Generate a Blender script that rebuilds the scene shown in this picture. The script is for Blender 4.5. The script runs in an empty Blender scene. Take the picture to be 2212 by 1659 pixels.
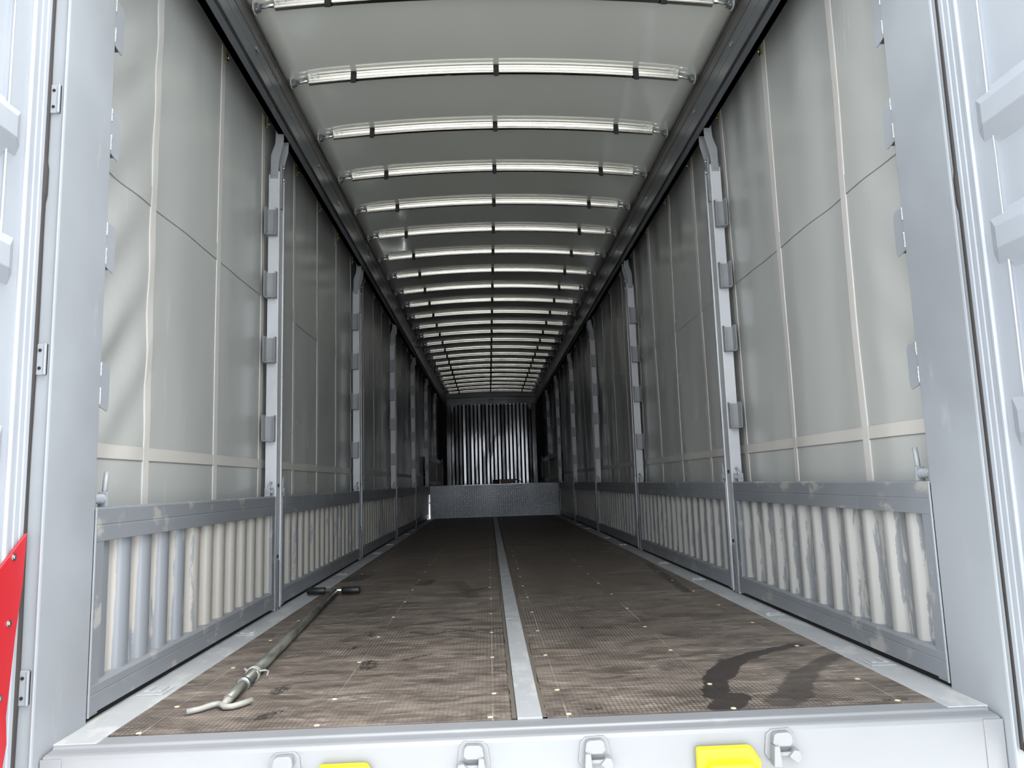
import bpy, bmesh, math, random
from mathutils import Vector, noise as mnoise
random.seed(7)
SC = bpy.context.scene
COL = SC.collection

# ------------------------------------------------------------------ camera
FPX, CAM = 1592.09, Vector((-0.0929, -1.9946, 0.6388))
YAW, PITCH, ROLL = 0.0349, 0.1322, -0.0312
fw = Vector((math.sin(YAW)*math.cos(PITCH), math.cos(YAW)*math.cos(PITCH), math.sin(PITCH)))
rt = Vector((math.cos(YAW), -math.sin(YAW), 0)); up = rt.cross(fw)
rt, up = rt*math.cos(ROLL)+up*math.sin(ROLL), -rt*math.sin(ROLL)+up*math.cos(ROLL)
cd = bpy.data.cameras.new('camera'); cam = bpy.data.objects.new('camera', cd); COL.objects.link(cam)
from mathutils import Matrix
M3 = Matrix((rt, up, -fw)).transposed()
cam.matrix_world = Matrix.Translation(CAM) @ M3.to_4x4()
cd.sensor_fit = 'HORIZONTAL'; cd.sensor_width = 36.0; cd.lens = FPX/2212*36.0
cd.clip_start = 0.02; cd.clip_end = 300
SC.camera = cam

# ------------------------------------------------------------------ light
w = bpy.data.worlds.new('world'); SC.world = w; w.use_nodes = True
bg = w.node_tree.nodes['Background']
bg.inputs['Color'].default_value = (0.93, 0.965, 1.0, 1); bg.inputs['Strength'].default_value = 1.0
sd = bpy.data.lights.new('sun', 'SUN'); so = bpy.data.objects.new('sun', sd); COL.objects.link(so)
sd.energy = 1.0; sd.angle = math.radians(50); sd.color = (1.0, 0.975, 0.94)
so.rotation_euler = Vector((-0.45, 0.14, -1.0)).to_track_quat('-Z', 'Y').to_euler()
SC.view_settings.view_transform = 'Standard'; SC.view_settings.look = 'None'
SC.view_settings.exposure = 2.65; SC.view_settings.gamma = 1.0
SC.view_settings.use_curve_mapping = False

# ------------------------------------------------------------------ materials
ALB = 0.45     # all painted and coated surfaces are mid-grey; the exposure does the rest
def lin(r, g, b):
    f = lambda c: ((c/255+0.055)/1.055)**2.4 if c > 10 else c/255/12.92
    return (f(r)*ALB, f(g)*ALB, f(b)*ALB, 1)
def lraw(r, g, b):
    c = lin(r, g, b); return (c[0]/ALB, c[1]/ALB, c[2]/ALB, 1)

class NT:
    def __init__(s, name):
        s.m = bpy.data.materials.new(name); s.m.use_nodes = True
        s.t = s.m.node_tree; s.n = s.t.nodes; s.l = s.t.links
        s.b = s.n['Principled BSDF']
        g = s.n.new('ShaderNodeNewGeometry'); s.pos = g.outputs['Position']; s.g = g
    def val(s, v, sock):
        if hasattr(v, 'links') or isinstance(v, bpy.types.NodeSocket): s.l.new(v, sock)
        else: sock.default_value = v
    def math(s, op, a, b=0.0, c=0.0, clamp=False):
        n = s.n.new('ShaderNodeMath'); n.operation = op; n.use_clamp = clamp
        s.val(a, n.inputs[0]); s.val(b, n.inputs[1]); s.val(c, n.inputs[2]); return n.outputs[0]
    def vmath(s, op, a, b=(0, 0, 0)):
        n = s.n.new('ShaderNodeVectorMath'); n.operation = op
        s.val(a, n.inputs[0]); s.val(b, n.inputs[1])
        return n.outputs['Value'] if op in ('LENGTH', 'DOT_PRODUCT', 'DISTANCE') else n.outputs[0]
    def noise(s, scale=(1, 1, 1), detail=3, rough=0.55, off=(0, 0, 0), vec=None, distort=0.0):
        mp = s.n.new('ShaderNodeMapping'); mp.inputs['Scale'].default_value = scale; mp.inputs['Location'].default_value = off
        s.l.new(vec or s.pos, mp.inputs['Vector'])
        n = s.n.new('ShaderNodeTexNoise'); n.inputs['Scale'].default_value = 1.0
        n.inputs['Detail'].default_value = detail; n.inputs['Roughness'].default_value = rough
        n.inputs['Distortion'].default_value = distort
        s.l.new(mp.outputs[0], n.inputs['Vector']); return n
    def ramp(s, v, a, b, lo=0.0, hi=1.0):
        n = s.n.new('ShaderNodeMapRange'); n.clamp = True; n.interpolation_type = 'SMOOTHSTEP'
        s.val(v, n.inputs[0]); n.inputs[1].default_value = a; n.inputs[2].default_value = b
        n.inputs[3].default_value = lo; n.inputs[4].default_value = hi; return n.outputs[0]
    def mix(s, fac, a, b):
        n = s.n.new('ShaderNodeMix'); n.data_type = 'RGBA'
        s.val(fac, n.inputs[0]); s.val(a, n.inputs[6]); s.val(b, n.inputs[7]); return n.outputs[2]
    def sep(s, v=None):
        n = s.n.new('ShaderNodeSeparateXYZ'); s.l.new(v or s.pos, n.inputs[0]); return n.outputs
    def bump(s, h, strength=0.2, dist=0.002):
        n = s.n.new('ShaderNodeBump'); n.inputs['Strength'].default_value = strength; n.inputs['Distance'].default_value = dist
        s.val(h, n.inputs['Height']); s.l.new(n.outputs[0], s.b.inputs['Normal'])
    def out(s, col, rough=0.5, metal=0.0, spec=0.5):
        s.val(col, s.b.inputs['Base Color']); s.val(rough, s.b.inputs['Roughness'])
        s.val(metal, s.b.inputs['Metallic']); s.b.inputs['Specular IOR Level'].default_value = spec
        return s.m

def paint(name, base, scuff, rough=0.4, scuff_amt=0.5, var=0.12, thr=0.62, sc=(9, 9, 3)):
    t = NT(name)
    n1 = t.noise((1.3, 1.3, 1.3), 4); n2 = t.noise(sc, 6, 0.65, (3, 1, 7), distort=0.15)
    n3 = t.noise((60, 60, 60), 2)
    dark = tuple(c*(1-var*2) for c in base[:3])+(1,)
    c = t.mix(t.ramp(n1.outputs[0], 0.3, 0.7), dark, base)
    c = t.mix(t.ramp(n2.outputs[0], thr, thr+0.1, 0, scuff_amt), c, scuff)
    t.bump(n3.outputs[0], 0.06, 0.002)
    return t.out(c, t.ramp(n1.outputs[0], 0.2, 0.8, rough-0.06, rough+0.08))

def plain(name, col, rough=0.5, metal=0.0, var=0.1, sc=20):
    t = NT(name); n1 = t.noise((sc,)*3, 4)
    c = t.mix(n1.outputs[0], tuple(x*(1-var) for x in col[:3])+(1,), tuple(min(1, x*(1+var)) for x in col[:3])+(1,))
    return t.out(c, t.ramp(n1.outputs[0], 0.2, 0.8, max(0.02, rough-0.05), rough+0.07), metal)

MT = {}
MT['steel'] = paint('grey_paint', lraw(139, 143, 148), lraw(172, 173, 172), 0.36, 0.35)
MT['post'] = paint('post_paint', lraw(139, 143, 148), lraw(170, 171, 171), 0.35, 0.25)
MT['sidepost_lit'] = paint('side_post_lit_paint', lraw(172, 175, 179), lraw(186, 186, 185), 0.35, 0.25)  # lighter copy of the post paint: light from the opening put into the colour
MT['arm'] = paint('head_arm_paint', lraw(128, 131, 135), lraw(158, 158, 157), 0.38, 0.25)
MT['frame'] = paint('scuffed_frame_paint', lraw(120, 124, 129), lraw(152, 150, 145), 0.38, 0.75, 0.12, 0.55, (8, 7, 9))
MT['rail'] = paint('rail_paint', lin(120, 124, 130), lin(165, 165, 165), 0.32, 0.6, 0.15, 0.66, (25, 3, 25))
MT['railbrown'] = paint('rail_lip', lin(112, 108, 104), lin(150, 145, 140), 0.3, 0.5, 0.2, 0.6, (25, 2, 25))
MT['door'] = paint('door_paint', lraw(143, 148, 155), lraw(165, 166, 165), 0.38, 0.3, 0.06)
MT['sill'] = paint('sill_paint', lraw(122, 124, 127), lraw(136, 135, 132), 0.34, 0.4, 0.05)
MT['strip'] = paint('edge_strip_paint', lraw(160, 162, 164), lraw(178, 178, 176), 0.45, 0.6, 0.1, 0.5, (10, 5, 10))
t = NT('front_sheet_metal'); n1 = t.noise((3, 3, 1.2), 3); n2 = t.noise((9, 9, 2.5), 2, .5, (3, 3, 3))
t.bump(n2.outputs[0], .15, .01)
MT['front'] = t.out(t.mix(n1.outputs[0], lin(126, 128, 134), lin(150, 151, 155)), t.ramp(n1.outputs[0], .3, .7, .07, .15), .7)
MT['alu'] = plain('aluminium', lraw(182, 180, 173), 0.22, 1.0, 0.06, 8)
MT['zinc'] = plain('zinc_steel', lraw(190, 192, 192), 0.28, 1.0, 0.12, 40)
MT['brass'] = plain('yellow_zinc', lraw(225, 205, 140), 0.3, 1.0, 0.15, 40)
MT['black'] = plain('black_webbing', lin(24, 24, 25), 0.7, 0, 0.3, 80)
MT['rubber'] = plain('rubber_seal', lin(58, 53, 50), 0.75, 0, 0.35, 60)
MT['grip'] = plain('black_grip', lin(38, 38, 40), 0.45, 0, 0.2, 60)
MT['white'] = plain('white_plastic', lin(225, 225, 222), 0.4, 0, 0.03)
MT['lever'] = paint('chalky_steel', lin(205, 203, 195), lin(120, 118, 112), 0.5, 0.6, 0.1, 0.6, (60, 60, 60))
MT['red'] = paint('red_sheet', lin(228, 46, 58), lin(240, 110, 112), 0.42, 0.35, 0.08, 0.62, (12, 12, 6))
MT['yellow'] = plain('yellow_rubber', lin(250, 232, 20), 0.4, 0, 0.04)
MT['darkred'] = plain('dark_red', lin(120, 22, 20), 0.5)
MT['weld'] = plain('weld_bead', lin(225, 228, 232), 0.35, 0, 0.1, 90)
MT['putty'] = plain('putty', lraw(190, 182, 150), 0.7, 0, 0.1, 60)
MT['bead'] = plain('sealant', lin(122, 113, 100), 0.85, 0, 0.35, 120)
MT['hole'] = plain('hole_dark', lin(20, 20, 22), 0.8)

# pole: grimy dark steel tube
t = NT('dark_tube'); n1 = t.noise((30, 4, 30), 4); n2 = t.noise((8, 8, 8), 4)
MT['tube'] = t.out(t.mix(t.ramp(n1.outputs[0], .35, .65), lraw(82, 83, 78), lraw(122, 123, 116)), t.ramp(n2.outputs[0], .3, .7, .28, .45), 0.5)

# tarpaulin (curtain / roof)
def tarp(name, a, b, rough, streak):
    t = NT(name)
    n1 = t.noise((0.9, 0.9, 0.6), 3); n2 = t.noise((14, 14, 1.6), 4, 0.6, (5, 2, 1)); n3 = t.noise((2.0, 2.0, 2.0), 2, .5, (1, 9, 3))
    c = t.mix(t.ramp(n1.outputs[0], .3, .7), a, b)
    c = t.mix(t.math('MULTIPLY', t.ramp(n2.outputs[0], .62, .74), t.ramp(n3.outputs[0], .45, .65, 0, streak)), c, lraw(190, 190, 185))
    h = t.math('ADD', t.noise((3, 3, 1.0), 2).outputs[0], t.math('MULTIPLY', t.noise((240, 240, 240), 1).outputs[0], 0.01))
    t.bump(h, 0.25, 0.02)
    return t.out(c, t.ramp(n1.outputs[0], .2, .8, rough-.03, rough+.05))
MT['curtain'] = tarp('curtain_pvc', lraw(156, 158, 156), lraw(165, 167, 164), 0.24, 0.35)
MT['strap'] = plain('strap_webbing', lraw(180, 178, 174), 0.55, 0, 0.04, 30)
MT['band'] = plain('seam_band', lraw(178, 175, 170), 0.4, 0, 0.03, 30)
MT['seam'] = plain('seam_line', lraw(110, 106, 104), 0.6, 0, 0.05, 30)
t = NT('roof_pvc'); n1 = t.noise((0.8, 0.8, 0.8), 3); n3 = t.noise((2.5, 1.2, 2), 2)
t.bump(n3.outputs[0], 0.12, 0.01)
MT['roof'] = t.out(t.mix(n1.outputs[0], lraw(204, 206, 199), lraw(212, 214, 207)), 0.12); MT['roof'].node_tree.nodes['Principled BSDF'].inputs['IOR'].default_value = 1.8; _b = MT['roof'].node_tree.nodes['Principled BSDF']; _b.inputs['Coat Weight'].default_value = 1.0; _b.inputs['Coat IOR'].default_value = 3.0; _b.inputs['Coat Roughness'].default_value = 0.06

# corrugated side sheet: cream primer showing through worn grey paint
def sheet_mat(name, bias, grey, thr, near, cr=0, amp=.30):
    t = NT(name)
    x, y, z = t.sep()
    n1 = t.noise((3, 9, 1.1), 4, .6, (2, 4, 1)); n2 = t.noise((6, 34, 5), 5, .7, (1, 3, 9), distort=.5)
    n3 = t.noise((1, 0.9, 0.7), 2, .5, (7, 7, 2))
    ax = t.math('ABSOLUTE', x)
    proud = t.ramp(ax, 1.262, 1.276, 1.0, 0.0)
    m = t.math('ADD', t.math('MULTIPLY', n1.outputs[0], 0.9), t.math('MULTIPLY', proud, bias))
    m = t.math('ADD', m, t.math('MULTIPLY', n3.outputs[0], 0.8))
    m = t.math('ADD', m, t.math('MULTIPLY', t.ramp(n2.outputs[0], .35, .75, -0.5, .5), amp))
    m = t.math('ADD', m, t.math('MULTIPLY', t.math('MULTIPLY', proud, t.ramp(y, .5, 1.25, 1, 0)), near))
    fac = t.ramp(m, thr, thr+.06)
    cream = t.mix(n3.outputs[0], lraw(150-cr*4, 147-cr, 142+cr*2), lraw(161-cr*6, 158-cr*4, 152-cr))
    c = t.mix(fac, cream, grey)
    scr = t.noise((4, 30, 70), 4, .7, (4, 4, 4), distort=2.0)
    c = t.mix(t.ramp(scr.outputs[0], .70, .78, 0, .5), c, lraw(98, 97, 94))
    t.bump(t.math('MULTIPLY', fac, 1.0), 0.15, 0.001)
    return t.out(c, 0.42)
MT['sheetL'] = sheet_mat('worn_sheet_left', 0.06, lraw(122, 126, 132), .95, .50)
MT['sheetR'] = sheet_mat('worn_sheet_right', -0.40, lraw(116, 119, 122), .66, 0, 1, .52)

# phenolic plywood deck
t = NT('deck_plywood'); x, y, z = t.sep()
n1 = t.noise((5, 13, 1), 7, .74, distort=.5); n2 = t.noise((1.1, .8, 1), 3, .5, (3, 3, 3)); n3 = t.noise((6, 30, 1), 6, .75, (9, 2, 1), distort=.8)
base = t.mix(t.ramp(n1.outputs[0], .34, .66), lin(109, 98, 89), lin(172, 158, 145))
base = t.mix(t.ramp(n3.outputs[0], .52, .70, 0, .7), base, lin(232, 220, 206))
n4 = t.noise((2.2, 5.0, 1), 6, .72, (6, 1, 1), distort=1.0)
base = t.mix(t.ramp(n4.outputs[0], .54, .72, 0, .5), base, lin(70, 63, 58))
k = 2*math.pi/0.0135
gx = t.math('SINE', t.math('MULTIPLY', x, k)); gy = t.math('SINE', t.math('MULTIPLY', y, k*0.72))
lines = t.math('MAXIMUM', t.ramp(gx, .45, .95), t.ramp(gy, .55, .98))
vis = t.ramp(n2.outputs[0], .40, .60, .25, .8)
base = t.mix(t.math('MULTIPLY', lines, vis), base, lin(62, 54, 50))
# scored layout lines through the plug rows
dx = 10.0
lx = None
for cx in (-1.045, -0.58, -0.10, 0.105, 0.572, 1.04):
    d = t.math('ABSOLUTE', t.math('SUBTRACT', x, cx)); lx = d if lx is None else t.math('MINIMUM', lx, d)
yy = t.math('ABSOLUTE', t.math('SUBTRACT', t.math('MODULO', t.math('ADD', y, 0.09), 0.464*2), 0.464))
ln = t.math('MAXIMUM', t.ramp(lx, .0012, .0026, 1, 0), t.math('MULTIPLY', t.ramp(yy, .0012, .0028, 1, 0), .7))
ln = t.math('MULTIPLY', ln, t.ramp(t.noise((2, 2, 1), 4, .6, (8, 8, 0)).outputs[0], .42, .6, 0.05, .75))
base = t.mix(ln, base, lin(205, 196, 180))
# oil and water stains
wv = t.vmath('ADD', t.pos, t.vmath('SCALE', t.vmath('SUBTRACT', t.noise((22, 14, 1), 6, .72).outputs['Color'], (.5, .5, .5)), (0, 0, 0)))
wv.node.inputs[1].links[0].from_node.inputs['Scale'].default_value = 0.06
xs = t.sep(wv)
cmb = t.n.new('ShaderNodeCombineXYZ'); t.l.new(xs[0], cmb.inputs[0]); t.l.new(xs[1], cmb.inputs[1]); P = cmb.outputs[0]
def capsule(a, b, r, soft=.012):
    ab = (b[0]-a[0], b[1]-a[1], 0); L2 = max(1e-6, ab[0]**2+ab[1]**2)
    pa = t.vmath('SUBTRACT', P, (a[0], a[1], 0))
    h = t.math('MULTIPLY', t.vmath('DOT_PRODUCT', pa, ab), 1/L2, clamp=True)
    s_ = t.n.new('ShaderNodeVectorMath'); s_.operation = 'SCALE'; s_.inputs[0].default_value = ab; t.l.new(h, s_.inputs['Scale'])
    d = t.vmath('LENGTH', t.vmath('SUBTRACT', pa, s_.outputs[0]))
    return t.ramp(d, r-soft, r+soft*.3, 1, 0)
def stain(paths, soft=.012):
    m = None
    for (a, b, r) in paths:
        c = capsule(a, b, r, soft); m = c if m is None else t.math('MAXIMUM', m, c)
    return m
wet = stain([((.548, .15), (.60, .22), .052), ((.56, .25), (.60, .41), .040), ((.60, .41), (.726, .63), .046), ((.726, .63), (.866, .746), .036), ((.866, .746), (1.043, .845), .028)], .004)
wet2 = stain([((.72, .17), (.79, .24), .055), ((.79, .25), (.90, .45), .05), ((.90, .45), (1.10, .66), .036)], .010)
wv2 = t.noise((70, 45, 1), 4, .7, (2, 8, 1))
oil = stain([((-.787, .47), (-.775, .54), .026), ((-.75, .22), (-.73, .26), .026), ((-.547, .74), (-.547, .83), .036),
             ((-1.06, 3.25), (-1.02, 3.5), .075), ((-.36, 1.30), (-.20, 1.40), .018), ((-.42, .86), (-.33, .93), .014),
             ((-.05, 5.6), (-.16, 5.5), .06), ((.12, 5.75), (.35, 5.7), .05), ((-.66, 1.05), (-.64, 1.12), .016),
             ((-.62, 1.3), (-.625, 1.38), .012), ((-.30, 1.42), (-.17, 1.33), .014), ((-.45, 1.36), (-.36, 1.30), .012), ((-.78, 1.9), (-.70, 2.0), .02), ((.30, 1.32), (.42, 1.30), .016), ((.62, 1.12), (.66, 1.1), .014), ((-.25, 2.5), (-.12, 2.7), .03), ((.17, .17), (.20, .18), .016), ((1.0, .14), (1.06, .15), .012),
             ((-.55, 2.9), (-.50, 3.1), .05), ((1.0, 2.2), (1.08, 3.6), .03), ((.2, 7.6), (.3, 7.7), .06)], .010)
smear = stain([((-.58, .40), (-.27, .54), .022), ((-.40, .62), (-.27, .66), .03), ((-.38, .73), (-.26, .76), .022), ((-.6, 1.5), (-.2, 1.62), .03),
               ((-.9, 1.9), (-.5, 2.2), .04), ((.3, 1.3), (.5, 1.36), .03), ((.65, 1.6), (.95, 1.5), .04), ((-.2, 2.3), (-.32, 3.0), .05)], .03)
dk = t.math('MAXIMUM', t.math('MULTIPLY', wet, .88), t.math('MULTIPLY', wet2, .62))
dk = t.math('MAXIMUM', dk, t.math('MULTIPLY', t.math('MULTIPLY', oil, t.ramp(wv2.outputs[0], .40, .54)), .88)); dk = t.math('MAXIMUM', dk, t.math('MULTIPLY', smear, .42))
base = t.mix(dk, base, lin(50, 43, 41))
hgt = t.math('SUBTRACT', t.math('MULTIPLY', n1.outputs[0], .6), t.math('MULTIPLY', lines, .5))
t.bump(hgt, 0.35, 0.0015)
rg = t.math('SUBTRACT', t.ramp(n1.outputs[0], .3, .7, .46, .62), t.math('MULTIPLY', t.math('MAXIMUM', wet, wet2), .12))
MT['ply'] = t.out(base, rg, 0, .5)
t = NT('ground_concrete'); n1 = t.noise((.6, .6, 1), 5)
MT['ground'] = t.out(t.mix(n1.outputs[0], lraw(188, 188, 185), lraw(204, 204, 201)), .85)
t = NT('tread_plate'); n1 = t.noise((2, 2, 2), 4)
MT['treadbump'] = plain('tread_bump', lraw(175, 178, 182), .25, .9, .05, 20)
MT['tread'] = t.out(t.mix(n1.outputs[0], lin(120, 124, 132), lin(146, 150, 158)), t.ramp(n1.outputs[0], .3, .7, .34, .44), .5)

# ------------------------------------------------------------------ mesh builder
class B:
    def __init__(s): s.v = []; s.f = []; s.sm = []
    def add(s, vs, fs, smooth=False):
        o = len(s.v); s.v += [tuple(p) for p in vs]; s.f += [tuple(i+o for i in f) for f in fs]; s.sm += [smooth]*len(fs); return s
    def box(s, x0, x1, y0, y1, z0, z1):
        return s.add([(x, y, z) for x in (x0, x1) for y in (y0, y1) for z in (z0, z1)],
                     [(0, 1, 3, 2), (4, 6, 7, 5), (0, 4, 5, 1), (2, 3, 7, 6), (0, 2, 6, 4), (1, 5, 7, 3)])
    def prism(s, poly, ax, a0, a1):
        # poly given in the two remaining axes (in xyz order)
        def P(u, v, a): return {'x': (a, u, v), 'y': (u, a, v), 'z': (u, v, a)}[ax]
        n = len(poly)
        vs = [P(u, v, a0) for u, v in poly]+[P(u, v, a1) for u, v in poly]
        return s.add(vs, [tuple(range(n)), tuple(range(2*n-1, n-1, -1))]+[(i, (i+1) % n, n+(i+1) % n, n+i) for i in range(n)])
    def tube(s, pts, r, n=10, caps=True):
        pts = [Vector(p) for p in pts]; rr = r if isinstance(r, (list, tuple)) else [r]*len(pts)
        vs = []; up0 = None
        for i, p in enumerate(pts):
            d = (pts[min(i+1, len(pts)-1)]-pts[max(i-1, 0)]).normalized()
            u = d.orthogonal().normalized() if up0 is None else (up0-d*up0.dot(d)).normalized()
            up0 = u; v = d.cross(u)
            vs += [p+(u*math.cos(2*math.pi*k/n)+v*math.sin(2*math.pi*k/n))*rr[i] for k in range(n)]
        fs = [(i*n+k, i*n+(k+1) % n, (i+1)*n+(k+1) % n, (i+1)*n+k) for i in range(len(pts)-1) for k in range(n)]
        s.add(vs, fs, True)
        if caps:
            o = len(s.v)-len(vs)
            s.f += [tuple(o+k for k in range(n)), tuple(o+(len(pts)-1)*n+k for k in range(n-1, -1, -1))]; s.sm += [False, False]
        return s
    def cyl(s, a, b, r, n=12): return s.tube([a, b], r, n)
    def strip(s, rows, smooth=True):
        n = len(rows[0]); vs = [p for r_ in rows for p in r_]
        return s.add(vs, [(i*n+j, i*n+j+1, (i+1)*n+j+1, (i+1)*n+j) for i in range(len(rows)-1) for j in range(n-1)], smooth)
    def mirror(s, sgn):
        if sgn < 0: s.v = [(-x, y, z) for x, y, z in s.v]; s.f = [tuple(reversed(f)) for f in s.f]
        return s
    def build(s, name, mat, parent=None, bevel=0.0, loc=(0, 0, 0), normals=True, kind=None):
        me = bpy.data.meshes.new(name); me.from_pydata(s.v, [], s.f)
        me.polygons.foreach_set('use_smooth', s.sm)
        if normals:
            bm = bmesh.new(); bm.from_mesh(me); bmesh.ops.recalc_face_normals(bm, faces=bm.faces); bm.to_mesh(me); bm.free()
        me.materials.append(MT[mat]); me.update()
        o = bpy.data.objects.new(name, me); COL.objects.link(o); o.location = loc
        if parent: o.parent = parent
        if bevel:
            m = o.modifiers.new('bevel', 'BEVEL'); m.width = bevel; m.segments = 2; m.limit_method = 'ANGLE'; m.angle_limit = math.radians(35)
        if kind: o['kind'] = kind
        return o

def tag(o, label=None, cat=None, group=None, kind=None):
    if label: o['label'] = label
    if cat: o['category'] = cat
    if group: o['group'] = group
    if kind: o['kind'] = kind
    return o
def empty(name, loc=(0, 0, 0)):
    o = bpy.data.objects.new(name, None); COL.objects.link(o); o.location = loc; o.empty_display_size = .1; return o
def thing(name, label, cat, loc=(0, 0, 0), group=None): return tag(empty(name, loc), label, cat, group)
def copy_tree(o, parent=None):
    c = o.copy(); COL.objects.link(c)
    if parent: c.parent = parent
    for ch in list(o.children): copy_tree(ch, c)
    return c
ORD = ['first', 'second', 'third', 'fourth', 'fifth', 'sixth', 'seventh', 'eighth', 'ninth', 'tenth', 'eleventh', 'twelfth', 'thirteenth',
       'fourteenth', 'fifteenth', 'sixteenth', 'seventeenth', 'eighteenth', 'nineteenth', 'twentieth', 'twenty-first', 'twenty-second',
       'twenty-third', 'twenty-fourth', 'twenty-fifth', 'twenty-sixth']
SIDE = {-1: 'left', 1: 'right'}
YF = 16.75      # front wall
YS = 12.10      # step up to the raised deck
ZU = 0.60       # raised deck height

# ------------------------------------------------------------------ ground
g = B().box(-60, 60, -60, 60, -1.35, -1.30).build('ground', 'ground'); tag(g, 'pale concrete yard around the trailer', kind='structure')

# ------------------------------------------------------------------ floor
fl = empty('floor'); tag(fl, 'brown anti-slip plywood trailer deck with grey steel strips', kind='structure')
B().box(-1.30, 1.30, 0.02, YS, -0.20, -0.030).build('deck_light_block', 'strip', fl)  # unseen slab added to block light from below the deck
seams = [0.114, 2.27, 4.70, 7.14, 9.40, YS-.004]
for sx in (-1, 1):
    for i in range(len(seams)-1):
        x0, x1 = (0.049, 1.13)
        b = B().box(x0, x1, seams[i]+.0025, seams[i+1]-.0025, -0.030, 0.0).mirror(sx)
        b.build('plywood_sheet', 'ply', fl, .0015)
    B().box(1.131, 1.252, 0.06, YS, -0.030, 0.0005).mirror(sx).build('edge_strip', 'strip', fl, .002)
    # ragged sealant beads beside the centre strip
    n = 160; rows = []
    for i in range(n+1):
        yv = .114+(YS-.114)*(i/n)**1.6; r_ = random.uniform(-.0035, .0035)
        rows.append([(sx*.035, yv, .0009), (sx*(.049+r_), yv, .0012)])
    B().strip(rows, False).build('sealant_bead', 'bead', fl)
cs = B()
for i, (a, b_) in enumerate([(.114, 1.585), (1.589, 3.3), (3.304, 5.4), (5.404, 8.0), (8.004, YS)]):
    B().box(-.033, .036, a, b_, -.030, 0.0022).build('centre_strip', 'strip', fl, .0015)
pl = None
for i in range(13):
    for cx in (-1.045, -0.58, -0.10, 0.105, 0.572, 1.04):
        yv = 0.128 if i == 0 else 0.368+0.464*(i-1)
        p = (cx+random.uniform(-.008, .008), yv+random.uniform(-.008, .008), 0.0)
        if pl is None:
            pl = B().cyl((0, 0, -.002), (0, 0, .0012), .0075, 12).build('screw_plug', 'putty', fl, loc=p)
        else:
            c = pl.copy(); COL.objects.link(c); c.parent = fl; c.location = p
pk = None
for sx in (-1, 1):
    for yv in (0.55, 1.48, 2.72, 3.65, 5.3, 6.25, 7.9, 8.8):
        if pk is None:
            b = B().box(-.042, .042, -.055, .055, 0, .004); b.box(-.03, -.012, -.03, .03, .004, .009); b.box(.012, .03, -.03, .03, .004, .009); b.box(-.012, .012, -.034, -.02, .004, .007)
            pk = b.build('lashing_plate', 'strip', fl, .0015, loc=(sx*1.192, yv, 0.0005))
        else:
            c = pk.copy(); COL.objects.link(c); c.parent = fl; c.location = (sx*1.192, yv, .0005)
for sx in (-1, 1):
    B().box(1.2525, 1.42, 0.222, (11.97 if sx < 0 else YS+.2), -.30, 0.0).mirror(sx).build('rave_light_block', 'strip', fl, .003)  # unseen side beam added to close the light leak under the gates
    B().box(1.2545, 1.42, 0.222, (11.97 if sx < 0 else YS+.2), .0005, 0.024).mirror(sx).build('gate_gap_shade', 'hole', fl)  # black strip painting the shade in the gap below the gates
    B().box(1.2525, 1.42, YS+.06, YF, ZU-.3, ZU+.02).mirror(sx).build('upper_light_block', 'strip', fl, .003)  # beam added to seal out light along the raised deck
    B().box(1.345, 1.40, .24, YF, .24, .34).mirror(sx).build('curtain_hem_bar', 'strip', fl, .003)
    B().box(1.345, 1.40, YS+.02, YF, .0, .34).mirror(sx).build('skirt_light_block', 'strip', fl, .003)  # unseen skirt added against light leaking in beside the raised deck
# raised deck over the coupling
B().box(-1.25, 1.25, YS+.012, YF, ZU-.15, ZU).build('raised_deck', 'ply', fl)

# ------------------------------------------------------------------ tread-plate riser
rs = thing('step_riser', 'tread-plate riser closing the step up to the raised front deck', 'riser', (0, YS, 0))
B().box(-1.185, 1.185, 0, .010, 0.004, ZU).build('plate', 'tread', rs)
b = B(); nx, nz = 56, 15
for i in range(nx):
    for j in range(nz):
        cx, cz = -1.16+2.32*i/(nx-1), .025+(ZU-.05)*j/(nz-1); sg = 1 if (i+j) % 2 else -1
        L, W_ = .021, .008; c45 = .7071
        pts = []
        for (u, v) in ((-L, 0), (0, -W_), (L, 0), (0, W_)):
            pts.append((cx+(u-sg*v)*c45, 0, cz+(sg*u+v)*c45))
        top = [(cx+(p[0]-cx)*.35, -.006, cz+(p[2]-cz)*.35) for p in pts]
        b.add(pts+top, [(4, 5, 6, 7)]+[(k, (k+1) % 4, 4+(k+1) % 4, 4+k) for k in range(4)])
b.build('tread_pattern', 'treadbump', rs, kind='stuff')
for sx in (-1, 1):
    B().box(1.178, 1.212, -.02, .03, 0.0, ZU-.004).mirror(sx).build('corner_angle', 'tread', rs, .002)
B().box(-1.205, 1.29, .04, .07, -.25, ZU-.01).build('riser_light_block', 'front', rs)  # unseen plate added to stop light leaking past the riser
B().box(-1.21, 1.21, -.012, .03, ZU, ZU+.012).build('nosing', 'front', rs, .003)

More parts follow.
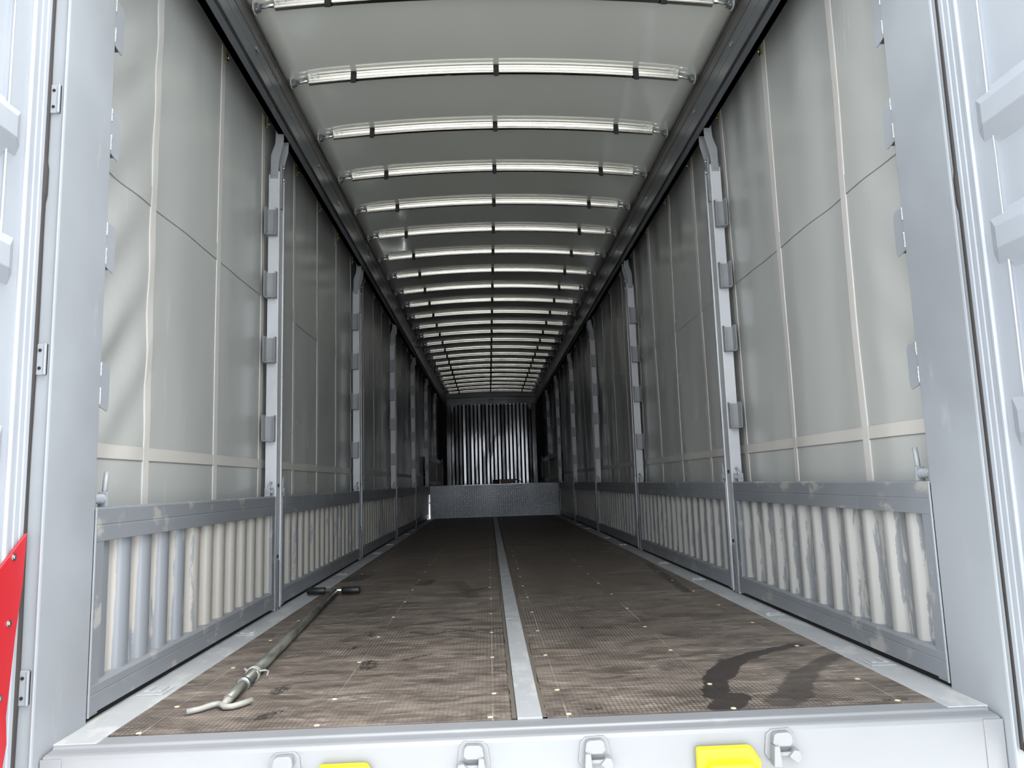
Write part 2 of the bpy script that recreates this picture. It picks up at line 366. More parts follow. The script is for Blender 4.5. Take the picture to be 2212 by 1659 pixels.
# ------------------------------------------------------------------ rear sill
sl = empty('trim_1'); tag(sl, 'white painted rear sill beam below the deck edge', kind='structure')
prof = [(.114, -.002), (.052, -.002), (.046, -.008), (.016, -.010), (.006, -.013), (0.0, -.022), (0.0, -.42), (.09, -.42), (.09, -.03), (.114, -.03)]
B().prism(prof, 'x', -1.236, 1.236).build('sill_beam', 'sill', sl, .003)
for sx in (-1, 1):
    B().box(1.185, 1.237, -.003, .0, -.42, -.016).mirror(sx).build('end_plate', 'sill', sl, .001)
def lug(flip):
    b = B()
    oc = [(-.042, -.035), (-.036, .012), (-.022, .024), (.026, .026), (.038, .012), (.043, -.03), (.03, -.05), (-.03, -.05)]
    b.prism([(u*flip, v) for u, v in oc], 'y', -.004, .004)
    b.prism([(u*flip*.62, v*.45+.011) for u, v in oc], 'y', -.026, -.006)
    b.prism([(flip*u, v) for u, v in ((-.030, -.058), (-.008, -.058), (-.012, -.008), (-.026, -.008))], 'y', -.034, -.004)
    b.prism([(flip*u, v) for u, v in ((.012, -.036), (.034, -.054), (.046, -.040), (.040, -.022), (.026, -.020))], 'y', -.030, -.004)
    b.box(-.028, .03, -.022, -.012, -.036, -.026)
    return b
for (lx_, lz, fl_) in ((-.629, -.047, 1), (-.150, -.040, -1), (.158, -.040, 1), (.641, -.041, 1)):
    lug(fl_).build('hook_lug', 'sill', sl, .0025, loc=(lx_, -.002, lz))

def bumper(label, x0, x1, ztop):
    wd = x1-x0
    t_ = thing('dock_bumper', label, 'bumper', (x0, -.001, ztop-.26), 'yellow bumpers on the rear sill')
    B().prism([(0, 0), (wd, 0), (wd, .225), (wd-.022, .26), (0, .26)], 'y', -.03, 0).build('body', 'yellow', t_, .008)
    f = B().prism([(.022, .02), (wd-.008, .02), (wd-.008, .205), (wd-.03, .228), (.022, .228)], 'y', -.055, -.02).build('raised_face', 'yellow', t_, .006)
    for (hx, hz) in ((.05, .200), (wd-.03, .200), (.05, .05), (wd-.03, .05)):
        B().cyl((hx, -.0555, hz), (hx, -.05, hz), .011, 14).build('bolt_hole', 'hole', t_)
        B().cyl((hx, -.059, hz), (hx, -.054, hz), .006, 6).build('bolt', 'zinc', t_)
bumper('yellow rubber bumper on the sill, left one with only its top showing', -.540, -.398, -.052)
bumper('yellow rubber bumper on the sill, right one with cut corner', .418, .582, -.049)

# ------------------------------------------------------------------ corner posts
LUGZ = [(0.90, 1.035), (1.33, 1.47), (1.695, 1.84), (2.055, 2.21)]
def bead(path, r, seed):
    rnd = random.Random(seed); b = B(); pts = []; rr = []
    n = 14
    for i in range(n+1):
        f = i/n; a, c = Vector(path[0]), Vector(path[1])
        pts.append(a.lerp(c, f)+Vector((rnd.uniform(-r, r)*.3, rnd.uniform(-r, r)*.3, 0))); rr.append(r*rnd.uniform(.55, 1.25))
    return b.tube(pts, rr, 6)
for sx in (-1, 1):
    cp = empty('trim_%d' % (2 if sx < 0 else 3)); tag(cp, 'grey corner post at the rear %s of the trailer' % SIDE[sx], kind='structure')
    pr = [(1.240, -.028), (1.2405, .215), (1.246, .219), (1.34, .219), (1.36, .16), (1.36, .0), (1.300, .0), (1.300, -.022), (1.252, -.024), (1.246, -.034), (1.242, -.034)]
    B().prism(pr, 'z', -.75, 2.95).mirror(sx).build('post_body', 'post', cp, .0015)
    for i, (z0, z1) in enumerate(LUGZ):
        b = B()
        b.prism([(.212, z0), (.265, z0-.012), (.272, z0), (.272, z1-.02), (.262, z1-.004), (.212, z1)], 'x', 1.2425, 1.2465)
        b.box(1.2465, 1.30, .262, .266, z0, z1-.02); b.box(1.296, 1.30, .218, .266, z0, z1-.02)
        b.mirror(sx).build('slat_pocket', 'post', cp, .0008)
        bead([(sx*1.2405, .2165, z0+.005), (sx*1.2405, .2165, z0+.055)], .0022, i).build('weld_bead', 'weld', cp)
        bead([(sx*1.2405, .2165, z1-.045), (sx*1.2405, .2165, z1-.004)], .0022, i+9).build('weld_bead', 'weld', cp)
    if sx < 0:
        for zc in (1.735, 1.0, 0.165):
            b = B(); b.box(1.257, 1.296, -.030, -.022, zc-.042, zc+.042); b.box(1.257, 1.263, -.034, -.022, zc-.042, zc+.042)
            b.mirror(sx).build('striker_bracket', 'post', cp, .002)
            for dz in (-.024, .024):
                B().cyl((sx*1.274, -.0315, zc+dz), (sx*1.274, -.028, zc+dz), .0045, 10).build('bolt_hole', 'hole', cp)
    B().box(1.22, 1.30, -.02, .06, 2.33, 2.40).mirror(sx).build('latch_block', 'post', cp, .008)
# header over the rear opening
hd = empty('trim_4'); tag(hd, 'grey header beam over the rear opening', kind='structure')
B().box(-1.30, 1.30, -.02, .12, 2.86, 3.02).build('header_beam', 'rail', hd, .004)

# ------------------------------------------------------------------ rear doors
def door(idx, sx, X, Y0):
    d = empty('door_%d' % idx, (sx*X, Y0, 0)); tag(d, 'open %s rear door with horizontal pressed ribs' % SIDE[sx], kind='structure')
    zt, zb, L = 2.80, -.065, 1.22
    st = B()
    # ridged hinge stile
    pr = [(0, 0), (0, -.016), (.003, -.018), (.003, -.022), (0, -.024), (0, -.040), (.003, -.042), (.003, -.046), (0, -.048), (0, -.062), (-.004, -.066), (-.004, -.074), (.002, -.078), (.050, -.078), (.050, 0)]
    st.prism(pr, 'z', zb, zt).mirror(sx).build('hinge_stile', 'door', d, .0012)
    fr = B(); fr.box(.006, .050, -.150, -.078, zb, zt); fr.mirror(sx).build('inner_stile', 'door', d, .001)
    fr = B(); fr.box(.006, .050, -L, -L+.09, zb, zt); fr.mirror(sx).build('lock_stile', 'door', d, .001)
    fr = B(); fr.box(.020, .034, -L+.06, -.12, zb+.02, zt-.02); fr.mirror(sx).build('door_sheet', 'door', d)
    B().box(.006, .050, -L+.09, -.150, zb, zb+.12).mirror(sx).build('bottom_rail', 'door', d, .002)
    for ztop in (2.50, 2.14, 1.655, 1.315, .835, .500):
        b = B(); y0, y1 = -.095, -L+.10; dep = -.020
        # ring sections: hinge-end taper then constant
        def sec(y, k):
            xx = .020+(dep-.020)*k
            return [(.020, y, ztop), (xx, y, ztop-.055*k), (xx, y, ztop-.112), (.020, y, ztop-.165)]
        rows = [sec(y0, .3), sec(y0-.055, 1), sec(y1+.05, 1), sec(y1, .3)]
        b.strip([[p for p in r_] for r_ in rows], False)
        b.mirror(sx).build('pressed_rib', 'door', d, .002)
    bead([(sx*.0055, -.150, .2), (sx*.0055, -.150, 2.4)], .0030, 40+idx).build('weld_bead', 'weld', d)
    # wavy rubber seal along the hinge edge and bottom
    rnd = random.Random(idx); rows = []
    for i in range(120):
        zv = zb-.02+(zt-zb)*i/119; wv_ = .0035*mnoise.noise(Vector((idx*5., zv*2.2, 0)))+(.004 if abs(zv-(1.42 if sx > 0 else 1.5)) < .05 else 0)
        rows.append([(-.002-wv_, .012, zv), (-.003-wv_, -.001, zv), (.004, -.004, zv), (.020, .0, zv), (.020, .012, zv)])
    b = B().strip(rows); b.mirror(sx).build('rubber_seal', 'rubber', d)
    b = B().box(-.004, .045, -L, .004, zb-.028, zb-.001).mirror(sx).build('bottom_seal', 'rubber', d, .008)
    return d
d1 = door(1, -1, 1.284, -.040)
d2 = door(2, 1, 1.262, -.034)
# red reinforcing sheet riveted to the left door
rp = [(-.005, .548), (-.128, .452), (-.40, .30), (-.40, -.02), (-.055, -.040), (-.052, -.005), (-.040, .05), (-.048, .115), (-.030, .30), (-.012, .42)]
red = B().prism(rp, 'x', .0045, .012).build('red_sheet', 'red', d1, .0015, loc=(0, 0, 0)); red['label'] = 'red riveted plate with slanted top edge'
for (yv, zv) in ((-.055, .493), (-.060, .335), (-.079, .165), (-.096, .018)):
    rv = B().cyl((.012, yv, zv), (.0145, yv, zv), .0085, 14); rv.tube([(.0145, yv, zv), (.0165, yv, zv)], [.005, .003], 12)
    rv.build('rivet', 'zinc', red)

# ------------------------------------------------------------------ roof rails
for sx in (-1, 1):
    r_ = empty('trim_%d' % (5 if sx < 0 else 6)); tag(r_, 'dark grey roof rail running along the top of the %s side' % SIDE[sx], kind='structure')
    A, Z = 0.0, YF
    B().prism([(1.156, 2.640), (1.154, 2.645), (1.154, 2.706), (1.1525, 2.708), (1.1525, 2.711), (1.154, 2.713), (1.1545, 2.775), (1.25, 2.775), (1.25, 2.66), (1.158, 2.66)], 'y', A, Z).mirror(sx).build('rail_face', 'rail', r_, .0008)
    B().prism([(1.152, 2.776), (1.152, 2.826), (1.147, 2.832), (1.147, 2.838), (1.158, 2.842), (1.158, 2.868), (1.150, 2.872), (1.150, 2.880), (1.25, 2.880), (1.25, 2.776)], 'y', A, Z).mirror(sx).build('rail_lip', 'railbrown', r_, .0008)
    B().prism([(1.172, 2.637), (1.172, 2.662), (1.182, 2.662), (1.182, 2.644), (1.192, 2.644), (1.192, 2.662), (1.203, 2.662), (1.203, 2.637)], 'y', A, Z).mirror(sx).build('curtain_track', 'rail', r_, .0008)
    B().prism([(1.204, 2.660), (1.204, 2.72), (1.25, 2.72), (1.25, 2.66)], 'y', A, Z).mirror(sx).build('track_gasket', 'rail', r_)
    B().box(1.252, 1.42, A, Z, 2.87, 2.93).mirror(sx).build('rail_light_block', 'rail', r_)  # cover added to shut out sky light above the curtain
    B().box(1.162, 1.43, A, Z, 2.8815, 3.03).mirror(sx).build('roof_edge_light_block', 'rail', r_)  # bar added to close the light gap between tarpaulin and rail
    B().box(1.37, 1.42, A, Z, 2.70, 2.87).mirror(sx).build('outer_fascia', 'rail', r_)
    for k in range(25):
        yb = 1.22+.66*k
        B().box(1.1495, 1.1535, yb+.10, yb+.135, 2.728, 2.742).mirror(sx).build('rail_rivet_plate', 'zinc', r_) if k < 12 else None

# ------------------------------------------------------------------ roof tarpaulin
def zroof(x): return 2.972-.066*(x/1.15)**2
BOWY = [1.22+.66*k for k in range(24)]
b = B(); rows = []
ny = 300
for i in range(ny+1):
    yv = -.0+YF*i/ny; row = []
    for j in range(25):
        xv = -1.17+2.34*j/24
        ph = (yv-1.22)/.66; sag = .004*(1-math.cos(2*math.pi*ph))/2
        e = min(1, max(0, abs(xv)-.95)/.2)
        fold = .007*e*(1-e*.6)*math.sin(2*math.pi*ph+24*abs(xv))*(.6+.6*mnoise.noise(Vector((xv*2, yv*.9, 0))))
        row.append((xv, yv, zroof(xv)+sag*0.6-.012*e*e+fold*.5))
    rows.append(row)
b.strip(rows)
ce = b.build('ceiling', 'roof', normals=False); tag(ce, 'grey glossy roof tarpaulin stretched over the bows', kind='structure')
m = ce.modifiers.new('solid', 'SOLIDIFY'); m.thickness = .003; m.offset = 1.0

# ------------------------------------------------------------------ roof bows
def make_bow():
    t_ = thing('roof_bow', 'x', 'roof bow', (0, BOWY[0], 0), 'aluminium roof bows under the tarpaulin')
    prof = [(0, .000), (.0006, -.005), (.0016, -.0115), (.0036, -.0127), (.0022, -.014), (.0060, -.0255), (.0030, -.0275), (.0018, -.030), (.0025, -.0335), (.005, -.0365), (.0075, -.0355), (.008, -.0395), (.032, -.0395), (.034, -.034), (.034, 0)]
    rows = []; N = 40
    for i in range(N+1):
        xv = -1.04+2.08*i/N; z0 = zroof(xv)-.0035
        rows.append([(xv, y, z0+z) for y, z in prof]+[(xv, 0, z0)])
    b = B().strip(rows, False)
    n = len(rows[0]); b.f += [tuple(range(n-1)), tuple(N*n+k for k in range(n-1))]; b.sm += [False, False]
    # smooth along the arch only: flat shading is fine on 40 segments
    b.build('bow_profile', 'alu', t_)
    for sx in (-1, 1):
        ze = zroof(1.09)-.02
        b = B(); b.tube([(1.035, .006, ze-.004), (1.06, .004, ze-.007), (1.085, .008, ze-.014), (1.13, .012, ze-.014)], [.009, .008, .007, .006], 8)
        b.tube([(1.035, .026, ze+.006), (1.08, .024, ze+.004), (1.13, .020, ze-.002)], [.010, .008, .007], 8)
        b.mirror(sx).build('end_arm', 'zinc', t_)
        b = B(); b.prism([(1.105, ze-.022), (1.118, ze+.008), (1.135, ze+.014), (1.148, ze+.004), (1.146, ze-.030), (1.125, ze-.034)], 'y', .002, .03)
        b.mirror(sx).build('hinge_block', 'rail', t_, .002)
        for (u, v) in ((1.112, -.012), (1.128, .006), (1.136, -.026), (1.120, -.026)):
            B().cyl((sx*u, .003, ze+v), (sx*u, -.0015, ze+v), .0025, 8).build('hinge_bolt', 'white', t_)
        B().cyl((sx*1.131, .016, ze-.008), (sx*1.135, .016, ze-.008), .034, 20).build('slide_disc', 'white', t_)
        for xr in (.985, 1.018):
            zc = zroof(xr)-.0145
            b = B(); b.cyl((sx*xr, .001, zc), (sx*xr, -.002, zc), .0075, 12); b.tube([(sx*xr, -.002, zc), (sx*xr, -.006, zc-.001)], [.0050, .0042], 8)
            b.build('bolt', 'zinc', t_)
    for k, xv in enumerate((-.787, .008, .797)):
        zt = zroof(xv)-.003; a = (-.12, .02, .08)[k]
        b = B(); w2 = .015
        path = [(-.0045, 0), (-.0075, -.016), (-.0085, -.034), (-.007, -.048), (-.003, -.056), (.004, -.049), (.03, -.043), (.036, -.034), (.0365, 0)]
        ro = [[(xv+u+(-z)*a*.3, y, zt+z) for (y, z) in path] for u in (-w2, w2)]
        b.strip(ro, False)
        ro = [[(xv+u+(-z)*a*.3, y*.0+y+.0015, zt+z+.001) for (y, z) in path] for u in (-w2, w2)]
        b.strip(ro, False)
        b.box(xv-w2*.9+a*.02, xv+w2*.9+a*.02, -.012, -.004, zt-.070, zt-.044)
        s_ = b.build('strap', 'black', t_); s_['label'] = 'black webbing strap looped round the bow'
    return t_
bow0 = make_bow()
for i, yv in enumerate(BOWY):
    o = bow0 if i == 0 else copy_tree(bow0)
    o.location = (0, yv, 0)
    o['label'] = 'arched aluminium roof bow, %s counted from the rear opening' % ORD[i]

# ------------------------------------------------------------------ side curtains
def cdisp(sx, y, z):
    d = .010*mnoise.noise(Vector((sx*3.1, y*1.3, z*.35)))+.004*mnoise.noise(Vector((sx*1.7+5, y*5.5, z*.6)))
    # diagonal pull folds beside the corner post
    f = max(0.0, 1-(y-.1)/.72) if sx < 0 else max(0.0, 1-(y-.1)/.55)*.35
    d += f*.024*math.sin((z*1.25-y*1.2)*2*math.pi/.36+1.2*math.sin(z*2.1))*min(1, max(0, (z-.6)*2))*(.45+.55*math.sin(z*1.9-.4)**2)
    if sx > 0: d += .016*mnoise.noise(Vector((9, y*4.2, z*.45)))
    return d
CX = 1.335
def cpt(sx, y, z, off): return (sx*(CX-off+cdisp(sx, y, z)), y, z)
def strap_y(sx, yc, z):
    a = .012 if sx > 0 else .004
    return yc+a*mnoise.noise(Vector((yc*3.3, z*1.1, sx)))+a*.5*mnoise.noise(Vector((yc*7, z*3.1, sx)))
STR_Y = [.735+.668*k for k in range(25)]
for sx in (-1, 1):
    ct = thing('side_curtain', 'grey tarpaulin curtain hanging along the whole %s side' % SIDE[sx], 'curtain', (sx*CX, 0, .3))
    b = B(); ys = [.02+.02*i for i in range(121)]; ys += [ys[-1]+.06*i for i in range(1, 240) if ys[-1]+.06*i < YF-.02]
    zs = [.30+2.66*j/52 for j in range(53)]
    b.strip([[Vector(cpt(sx, y, z, 0))-Vector((sx*CX, 0, .3)) for z in zs] for y in ys])
    b.build('tarpaulin_sheet', 'curtain', ct, normals=False)
    for k, yc in enumerate(STR_Y):
        if yc > YF-.1: continue
        b = B(); zz = [.31+(2.79-.31)*j/38 for j in range(39)]; w2 = .0235; hh = .0022
        rows = []
        for z in zz:
            y_ = strap_y(sx, yc, z)
            rows.append([Vector(cpt(sx, y_+u, z, o_))-Vector((sx*CX, 0, .3)) for u, o_ in ((-w2, .0), (-w2, hh), (-w2+.004, hh+.001), (w2-.004, hh), (w2, hh), (w2, 0))])
        b.strip(rows, False)
        s_ = b.build('strap', 'strap', ct, normals=False)
        # roller bracket at the top of each strap
        b = B(); x0 = sx*(1.196-CX) if 0 else 0
        yt = strap_y(sx, yc, 2.75)
        lo = (sx*1.318-sx*CX, yt, 2.765-.3)
        rb = B().box(-.004, .004, -.009, .009, -.055, .10).build('roller_bracket', 'brass', s_, .001, loc=lo)
        for zo in (-.032, .004):
            B().cyl((-sx*.004, 0, zo), (-sx*.015, 0, zo), .0065, 10).build('stud', 'zinc', s_, loc=lo)
    for (z0, z1, mt, nm, off) in ((.757, .801, 'band', 'lower_band', .0022), (1.7132, 1.79, 'curtain', 'weld_band', .0018), (1.710, 1.713, 'seam', 'seam_line', .0021), (.8012, .8035, 'strap', 'seam_line', .0023), (.7535, .7565, 'seam', 'seam_line', .0021)):
        b = B(); b.strip([[Vector(cpt(sx, y, z, off))-Vector((sx*CX, 0, .3)) for z in (z0, (z0+z1)/2, z1)] for y in ys])
        b.build(nm, mt, ct, normals=False)

# ------------------------------------------------------------------ side posts
POSTY = [2.055, 4.655, 7.20, 9.66, 12.14, 14.40]
def make_post(sx, z0, label, y):
    t_ = thing('side_post', label, 'post', (sx*1.24, y, z0), 'sliding posts along the %s side' % SIDE[sx])
    zt = 2.44-z0
    # C channel: rear flange (bright), web with return lips, local x: 0 inner face, + outward
    pr = [(.0, .0), (.0, .016), (.006, .018), (.006, .094), (.0, .096), (.0, .108), (.003, .110), (.055, .110), (.055, .0)]
    B().prism(pr, 'z', .004, zt).mirror(sx).build('channel', 'sidepost_lit', t_, .001)
    B().box(.012, .060, -.002, .0, .62 if z0 == 0 else .5, zt-.02).mirror(sx).build('rear_flange', 'sidepost_lit', t_, .0008)
    for i, (a, c) in enumerate(LUGZ):
        a -= z0; c -= z0
        if a < .3: continue
        b = B()
        b.prism([(-.003, a), (-.040, a), (-.040, c-.012), (-.036, c), (-.003, c+.006)], 'x', .006, .0095)
        b.prism([(-.003, a), (-.056, a), (-.060, a+.012), (-.060, c-.012), (-.050, c+.004), (-.003, c+.008)], 'x', .062, .0655)
        b.box(.006, .0655, -.050, -.003, a-.0035, a)
        b.box(.006, .0655, -.003, -.002, a, c)
        b.mirror(sx).build('slat_pocket', 'arm', t_, .0006)
        b = B(); b.box(.004, .056, .110, .135, a, c); b.mirror(sx).build('slat_pocket', 'frame', t_, .001)
    B().box(-.002, .0, .030, .070, .0, .26).mirror(sx).build('lower_cover', 'frame', t_, .0005)
    for zc in (.66, .28):
        B().cyl((sx*.0015, .055, zc), (sx*.0065, .055, zc), .0095, 14).build('bolt_hole', 'hole', t_)
    B().box(.0, .05, .03, .09, -.003, .012).mirror(sx).build('foot_block', 'rubber', t_)
    # cranked head arms bending inward to the rail track
    H = 2.44-z0
    for k, yo in enumerate((-.004, .100)):
        b = B(); poly = [(.052, H-.045), (.052, H+.095), (.028, H+.165), (.022, H+.30), (-.026, H+.30), (-.020, H+.16), (.004, H+.06), (.010, H-.045)]
        b.prism(poly, 'y', yo, yo+.005)
        b.prism([(.052, H-.045), (.052, H+.095), (.028, H+.165), (.022, H+.30), (.019, H+.30), (.025, H+.164), (.049, H+.094), (.049, H-.045)], 'y', yo, yo+(.028 if k == 0 else -.028))
        a_ = b.mirror(sx).build('head_arm', 'arm', t_, .0008)
        for zc in (H+.055, H-.02):
            yb = yo-.004 if k == 0 else yo+.0
            B().cyl((sx*.032, yo-.004, zc), (sx*.032, yo+.006, zc), .010, 14).build('rivet', 'arm', a_)
    B().box(-.004, .010, .035, .060, H-.21, H+.055).mirror(sx).build('guide_bar', 'frame', t_, .001)
    for zc in (H+.035, H-.035):
        B().cyl((-sx*.004, .046, zc), (-sx*.014, .046, zc), .009, 10).build('guide_bolt', 'zinc', t_)
    B().cyl((sx*-.004, -.012, H+.262), (sx*-.004, .02, H+.262), .008, 12).build('head_bolt', 'zinc', t_)
    B().box(-.012, .006, .0, .10, H+.285, H+.298).mirror(sx).build('roller_plate', 'rail', t_, .001)
    return t_
for sx in (-1, 1):
    first = None
    for i, y in enumerate(POSTY):
        lb = 'grey steel side post with slat pockets, %s from the rear on the %s side' % (ORD[i], SIDE[sx])
        if i == 5: o = make_post(sx, ZU, lb, y)
        elif first is None: o = first = make_post(sx, 0, lb, y)
        else:
            o = copy_tree(first); o.location = (sx*1.24, y, 0); o['label'] = lb

# ------------------------------------------------------------------ corrugated drop panels
def make_panel(sx, y0, y1, z0, label, group, latches=True):
    L = y1-y0; H = .588; zb = .015
    t_ = thing('drop_gate', label, 'side panel', (sx*1.24, y0, z0+zb), group)
    X0, X1 = 0.0, .045
    # top rail with a shallow groove, bottom rail, stiles, corner plate
    B().prism([(X0, H-.100), (X0, H-.056), (X0+.002, H-.053), (X0, H-.050), (X0, H-.006), (X0+.006, H), (X1, H), (X1, H-.100)], 'y', .004, L-.004).mirror(sx).build('top_rail', 'frame', t_, .0015)
    B().prism([(X0, .006), (X0, .055), (X0+.002, .058), (X0, .061), (X0, .082), (X0+.008, .090), (X1, .090), (X1, .006)], 'y', .004, L-.004).mirror(sx).build('bottom_rail', 'frame', t_, .0015)
    for a, c in ((0.0, .055), (L-.055, L)):
        B().box(X0+.0012, X1, a, c, .0, H-.004).mirror(sx).build('stile', 'frame', t_, .0015)
        e = 0.0 if a == 0 else L
        B().box(X0-.002, X0+.008, min(e, e+(.006 if a == 0 else -.006)), max(e, e+(.006 if a == 0 else -.006)), .0, H).mirror(sx).build('edge_strip', 'post', t_, .0008)
    # corrugated sheet
    ya, yb = .055, L-.055; n = max(4, round((yb-ya)/.148)); p = (yb-ya)/n
    b = B(); bot, top = .088, H-.098; rows = []
    fr_ = [(0.0, .016), (.42, .016), (.50, .022), (.56, .036), (.60, .038), (.86, .038), (.91, .036), (.97, .022)] if sx < 0 else \
          [(0.0, .036), (.06, .038), (.46, .038), (.52, .032), (.60, .018), (.66, .015), (.80, .015), (.86, .018), (.94, .032)]
    cols = []
    for i in range(n):
        for f, xx in fr_: cols.append((ya+(i+f)*p, xx))
    cols.append((yb, fr_[0][1]))
    b.strip([[(xx, yv, z) for z in (bot, bot+.03, top-.03, top)] for yv, xx in cols], True)
    b.mirror(sx).build('corrugated_sheet', 'sheetL' if sx < 0 else 'sheetR', t_, normals=False)
    if latches:
        for e, sg in ((0.0, 1), (L, -1)):
            b = B(); b.box(.008, .036, min(e+sg*.075, e+sg*.082), max(e+sg*.075, e+sg*.082), H, H+.045); b.box(.008, .036, min(e+sg*.006, e+sg*.012), max(e+sg*.006, e+sg*.012), H, H+.045)
            b.cyl((.022, e-sg*.006, H+.024), (.022, e+sg*.088, H+.024), .0065, 10)
            la = b.mirror(sx).build('latch', 'post', t_, .0008)
            pts = [(.022+.013*math.cos(a), e+sg*(.014+.058*a/(2*math.pi*7)), H+.024+.013*math.sin(a)) for a in [2*math.pi*7*i/84 for i in range(85)]]
            B().tube(pts, .0024, 5).mirror(sx).build('spring', 'post', la)
            hy = e+sg*.082
            tip = (.022, hy+sg*.012, H+.105) if sg > 0 else (.010, hy+.030, H+.075)
            B().tube([(.022, hy, H+.022), tuple((Vector((.022, hy, H+.022)).lerp(Vector(tip), .5)+Vector((0, 0, .006)))), tip], .0075, 10).mirror(sx).build('latch_handle', 'post', la)
    return t_
for sx in (-1, 1):
    gp = 'corrugated drop panels on the %s side' % SIDE[sx]
    edges = [(.222, 2.048)]+[(POSTY[i]+.113, POSTY[i+1]-.006) for i in range(4)]
    for i, (a, c) in enumerate(edges):
        if i == 4 and sx < 0: c = 12.04
        make_panel(sx, a, c, 0.0, 'worn grey and cream corrugated drop panel, %s from the rear on the %s side' % (ORD[i], SIDE[sx]), gp)
    make_panel(sx, POSTY[4]+.113, POSTY[5]-.006, ZU, 'dark drop panel on the raised deck, nearer one on the %s side' % SIDE[sx], gp)
    make_panel(sx, POSTY[5]+.113, YF-.05, ZU, 'dark drop panel on the raised deck, against the front wall on the %s side' % SIDE[sx], gp)

# ------------------------------------------------------------------ front wall
wf = empty('wall_front', (0, YF, 0)); tag(wf, 'ribbed dark grey steel front wall with header beam', kind='structure')
B().box(-1.42, 1.42, .03, .06, .3, 3.0).build('back_sheet', 'hole', wf)  # black so the gaps between ribs look deep: shade put into the colour
nr = 21; p = 2.06/nr
for i in range(nr):
    xc = -1.03+p*(i+.5)
    dl, dr = random.uniform(-.0016, .0016), random.uniform(-.0008, .0008); dl -= dr
    b = B(); zc_ = [ZU+(2.62-ZU)*k/10 for k in range(11)]; rows = []
    for z in zc_:
        q_ = .0011*mnoise.noise(Vector((i*3.7, z*1.6, 2))); o_ = .004*mnoise.noise(Vector((i*1.3, z*1.1, 7)))
        rows.append([(xc-.38*p, .03, z), (xc-.30*p, dl+q_+o_, z), (xc+.30*p, -dl-q_+o_, z), (xc+.38*p, .03, z)])
    b.strip(rows, False)
    b.build('rib', 'front', wf, .003)
for sx in (-1, 1):
    B().box(1.345, 1.42, -.20, .03, ZU-.3, 2.95).mirror(sx).build('curtain_end_light_block', 'front', wf)  # added to close the light gap between curtain end and front wall
    B().box(1.03, 1.14, -.03, .03, ZU, 2.66).mirror(sx).build('jamb', 'front', wf, .004)
    B().prism([(1.03, 2.62), (1.03, 2.45), (.90, 2.62)], 'y', -.012, -.004).mirror(sx).build('gusset', 'front', wf)
B().box(-1.16, 1.16, -.06, .03, 2.62, 2.72).build('lower_header', 'front', wf, .006)
B().box(-1.16, 1.16, -.02, .03, 2.72, 2.80).build('mid_header', 'front', wf, .004)
B().box(-1.16, 1.16, -.09, .03, 2.80, 2.93).build('upper_header', 'rail', wf, .006)
b = B()
for k in range(20):
    a = 2*math.pi*k/20; a2 = 2*math.pi*(k+1)/20
    b.tube([(.01+.05*math.cos(a), -.07, 2.70+.05*math.sin(a)), (.01+.05*math.cos(a2), -.07, 2.70+.05*math.sin(a2))], .006, 6)
b.build('lifting_ring', 'front', wf)

# ------------------------------------------------------------------ red tray on the raised deck
rt_ = thing('red_tray', 'small dark red tray with black end box lying on the raised deck', 'tray', (.28, 12.75, ZU))
B().prism([(-.14, .02), (.12, .02), (.17, .10), (-.16, .10)], 'y', -.10, .10).build('tray_body', 'darkred', rt_, .006)
B().box(-.30, -.16, -.10, .10, .0, .095).build('end_box', 'black', rt_, .006)
B().tube([(.13, 0, .10), (.20, 0, .075), (.27, 0, .035), (.285, 0, .01)], .009, 8).build('handle', 'black', rt_)
for xx in (-.12, .12):
    B().box(xx-.012, xx+.012, -.09, .09, 0, .03).build('foot', 'black', rt_, .002)

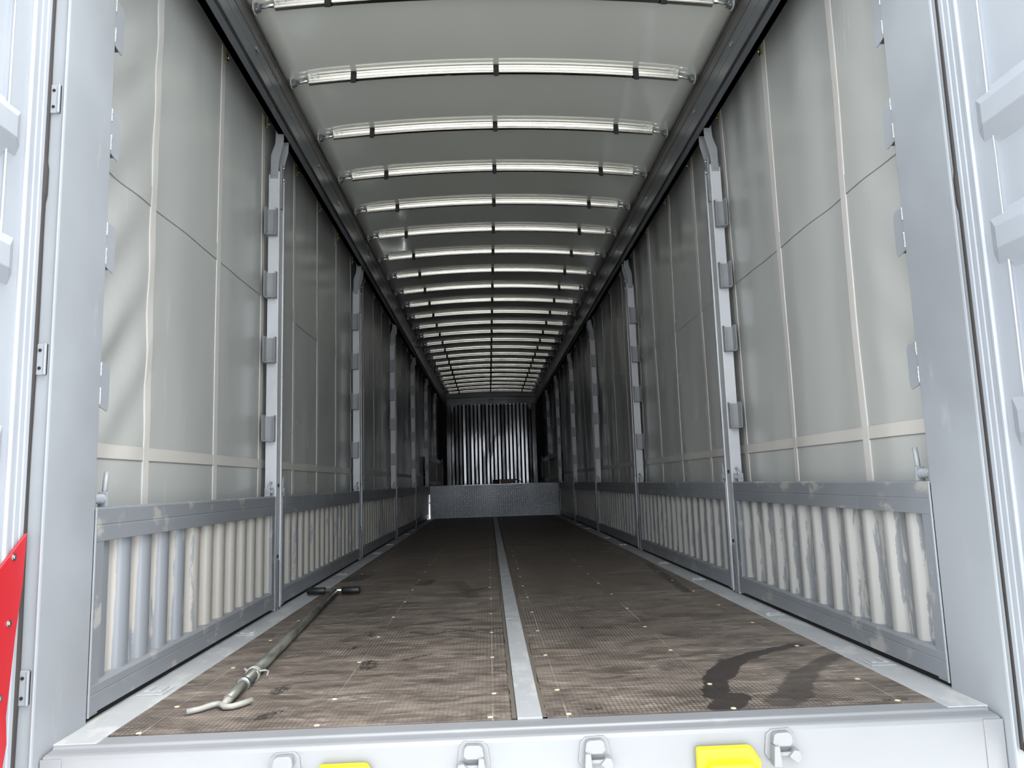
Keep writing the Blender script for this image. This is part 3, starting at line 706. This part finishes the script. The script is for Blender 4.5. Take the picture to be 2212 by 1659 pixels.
# ------------------------------------------------------------------ T-handled bar on the deck
tb = thing('handle_bar', 'long dark tube with T handle and bent pale lever lying on the plywood', 'bar', (-.90, .33, 0))
O = Vector((-.90, .33, 0))
def L_(*p): return Vector(p)-O
A_, Bp = Vector((-.893, .345, .018)), Vector((-1.030, 2.555, .024))
dv = (Bp-A_).normalized()
B().cyl(A_-O, A_+dv*.40-O, .0150, 16).build('inner_tube', 'tube', tb)
B().cyl(A_+dv*.175-O, Bp-O, .0195, 18).build('outer_tube', 'tube', tb)
B().tube([A_+dv*.172-O, A_+dv*.176-O, A_+dv*.184-O, A_+dv*.188-O], [.0195, .0225, .0225, .0195], 18).build('collar', 'zinc', tb)
# wire clip round the tube
q = A_+dv*.30
pts = []
for i in range(30):
    a = 2*math.pi*i/14.0
    u = dv.orthogonal().normalized(); v_ = dv.cross(u)
    pts.append(q+dv*(.0012*i-.02)+(u*math.cos(a)+v_*math.sin(a))*.0225-O)
B().tube(pts, .0028, 6).build('wire_clip', 'lever', tb)
B().tube([q-O+Vector((.022, -.01, .012)), q-O+Vector((.040, .0, .012)), q-O+Vector((.048, .012, .006)), q-O+Vector((.046, .0, -.006))], .0035, 6).build('clip_tail', 'lever', tb)
B().tube([q-O+Vector((-.02, .0, .012)), q-O+Vector((-.034, .012, .016))], .0045, 6).build('clip_tail', 'lever', tb)
# T handle
hz = .030
B().cyl(L_(-1.195, 2.575, hz), L_(-.880, 2.548, hz), .0135, 14).build('crossbar', 'alu', tb)
def gr(a, c): return B().tube([L_(-1.195+.315*f, 2.575-.027*f, hz) for f in (a, a+.012, c-.012, c)], [.019, .021, .021, .019], 16).build('grip', 'grip', tb)
gr(0, .34); gr(.66, 1.0)
# bent lever across the near end
lv = [(-.985, .268, .010), (-.955, .292, .010), (-.930, .322, .012), (-.915, .330, .013), (-.900, .318, .012), (-.885, .300, .011), (-.865, .303, .011), (-.845, .322, .012), (-.823, .352, .013)]
B().tube([L_(*p) for p in lv], .0085, 10).build('lever', 'lever', tb)
B().tube([A_-dv*.045-O, A_-O+Vector((0, 0, -.002)), A_+dv*.02-O], [.008, .012, .0155], 12).build('lever_socket', 'lever', tb)
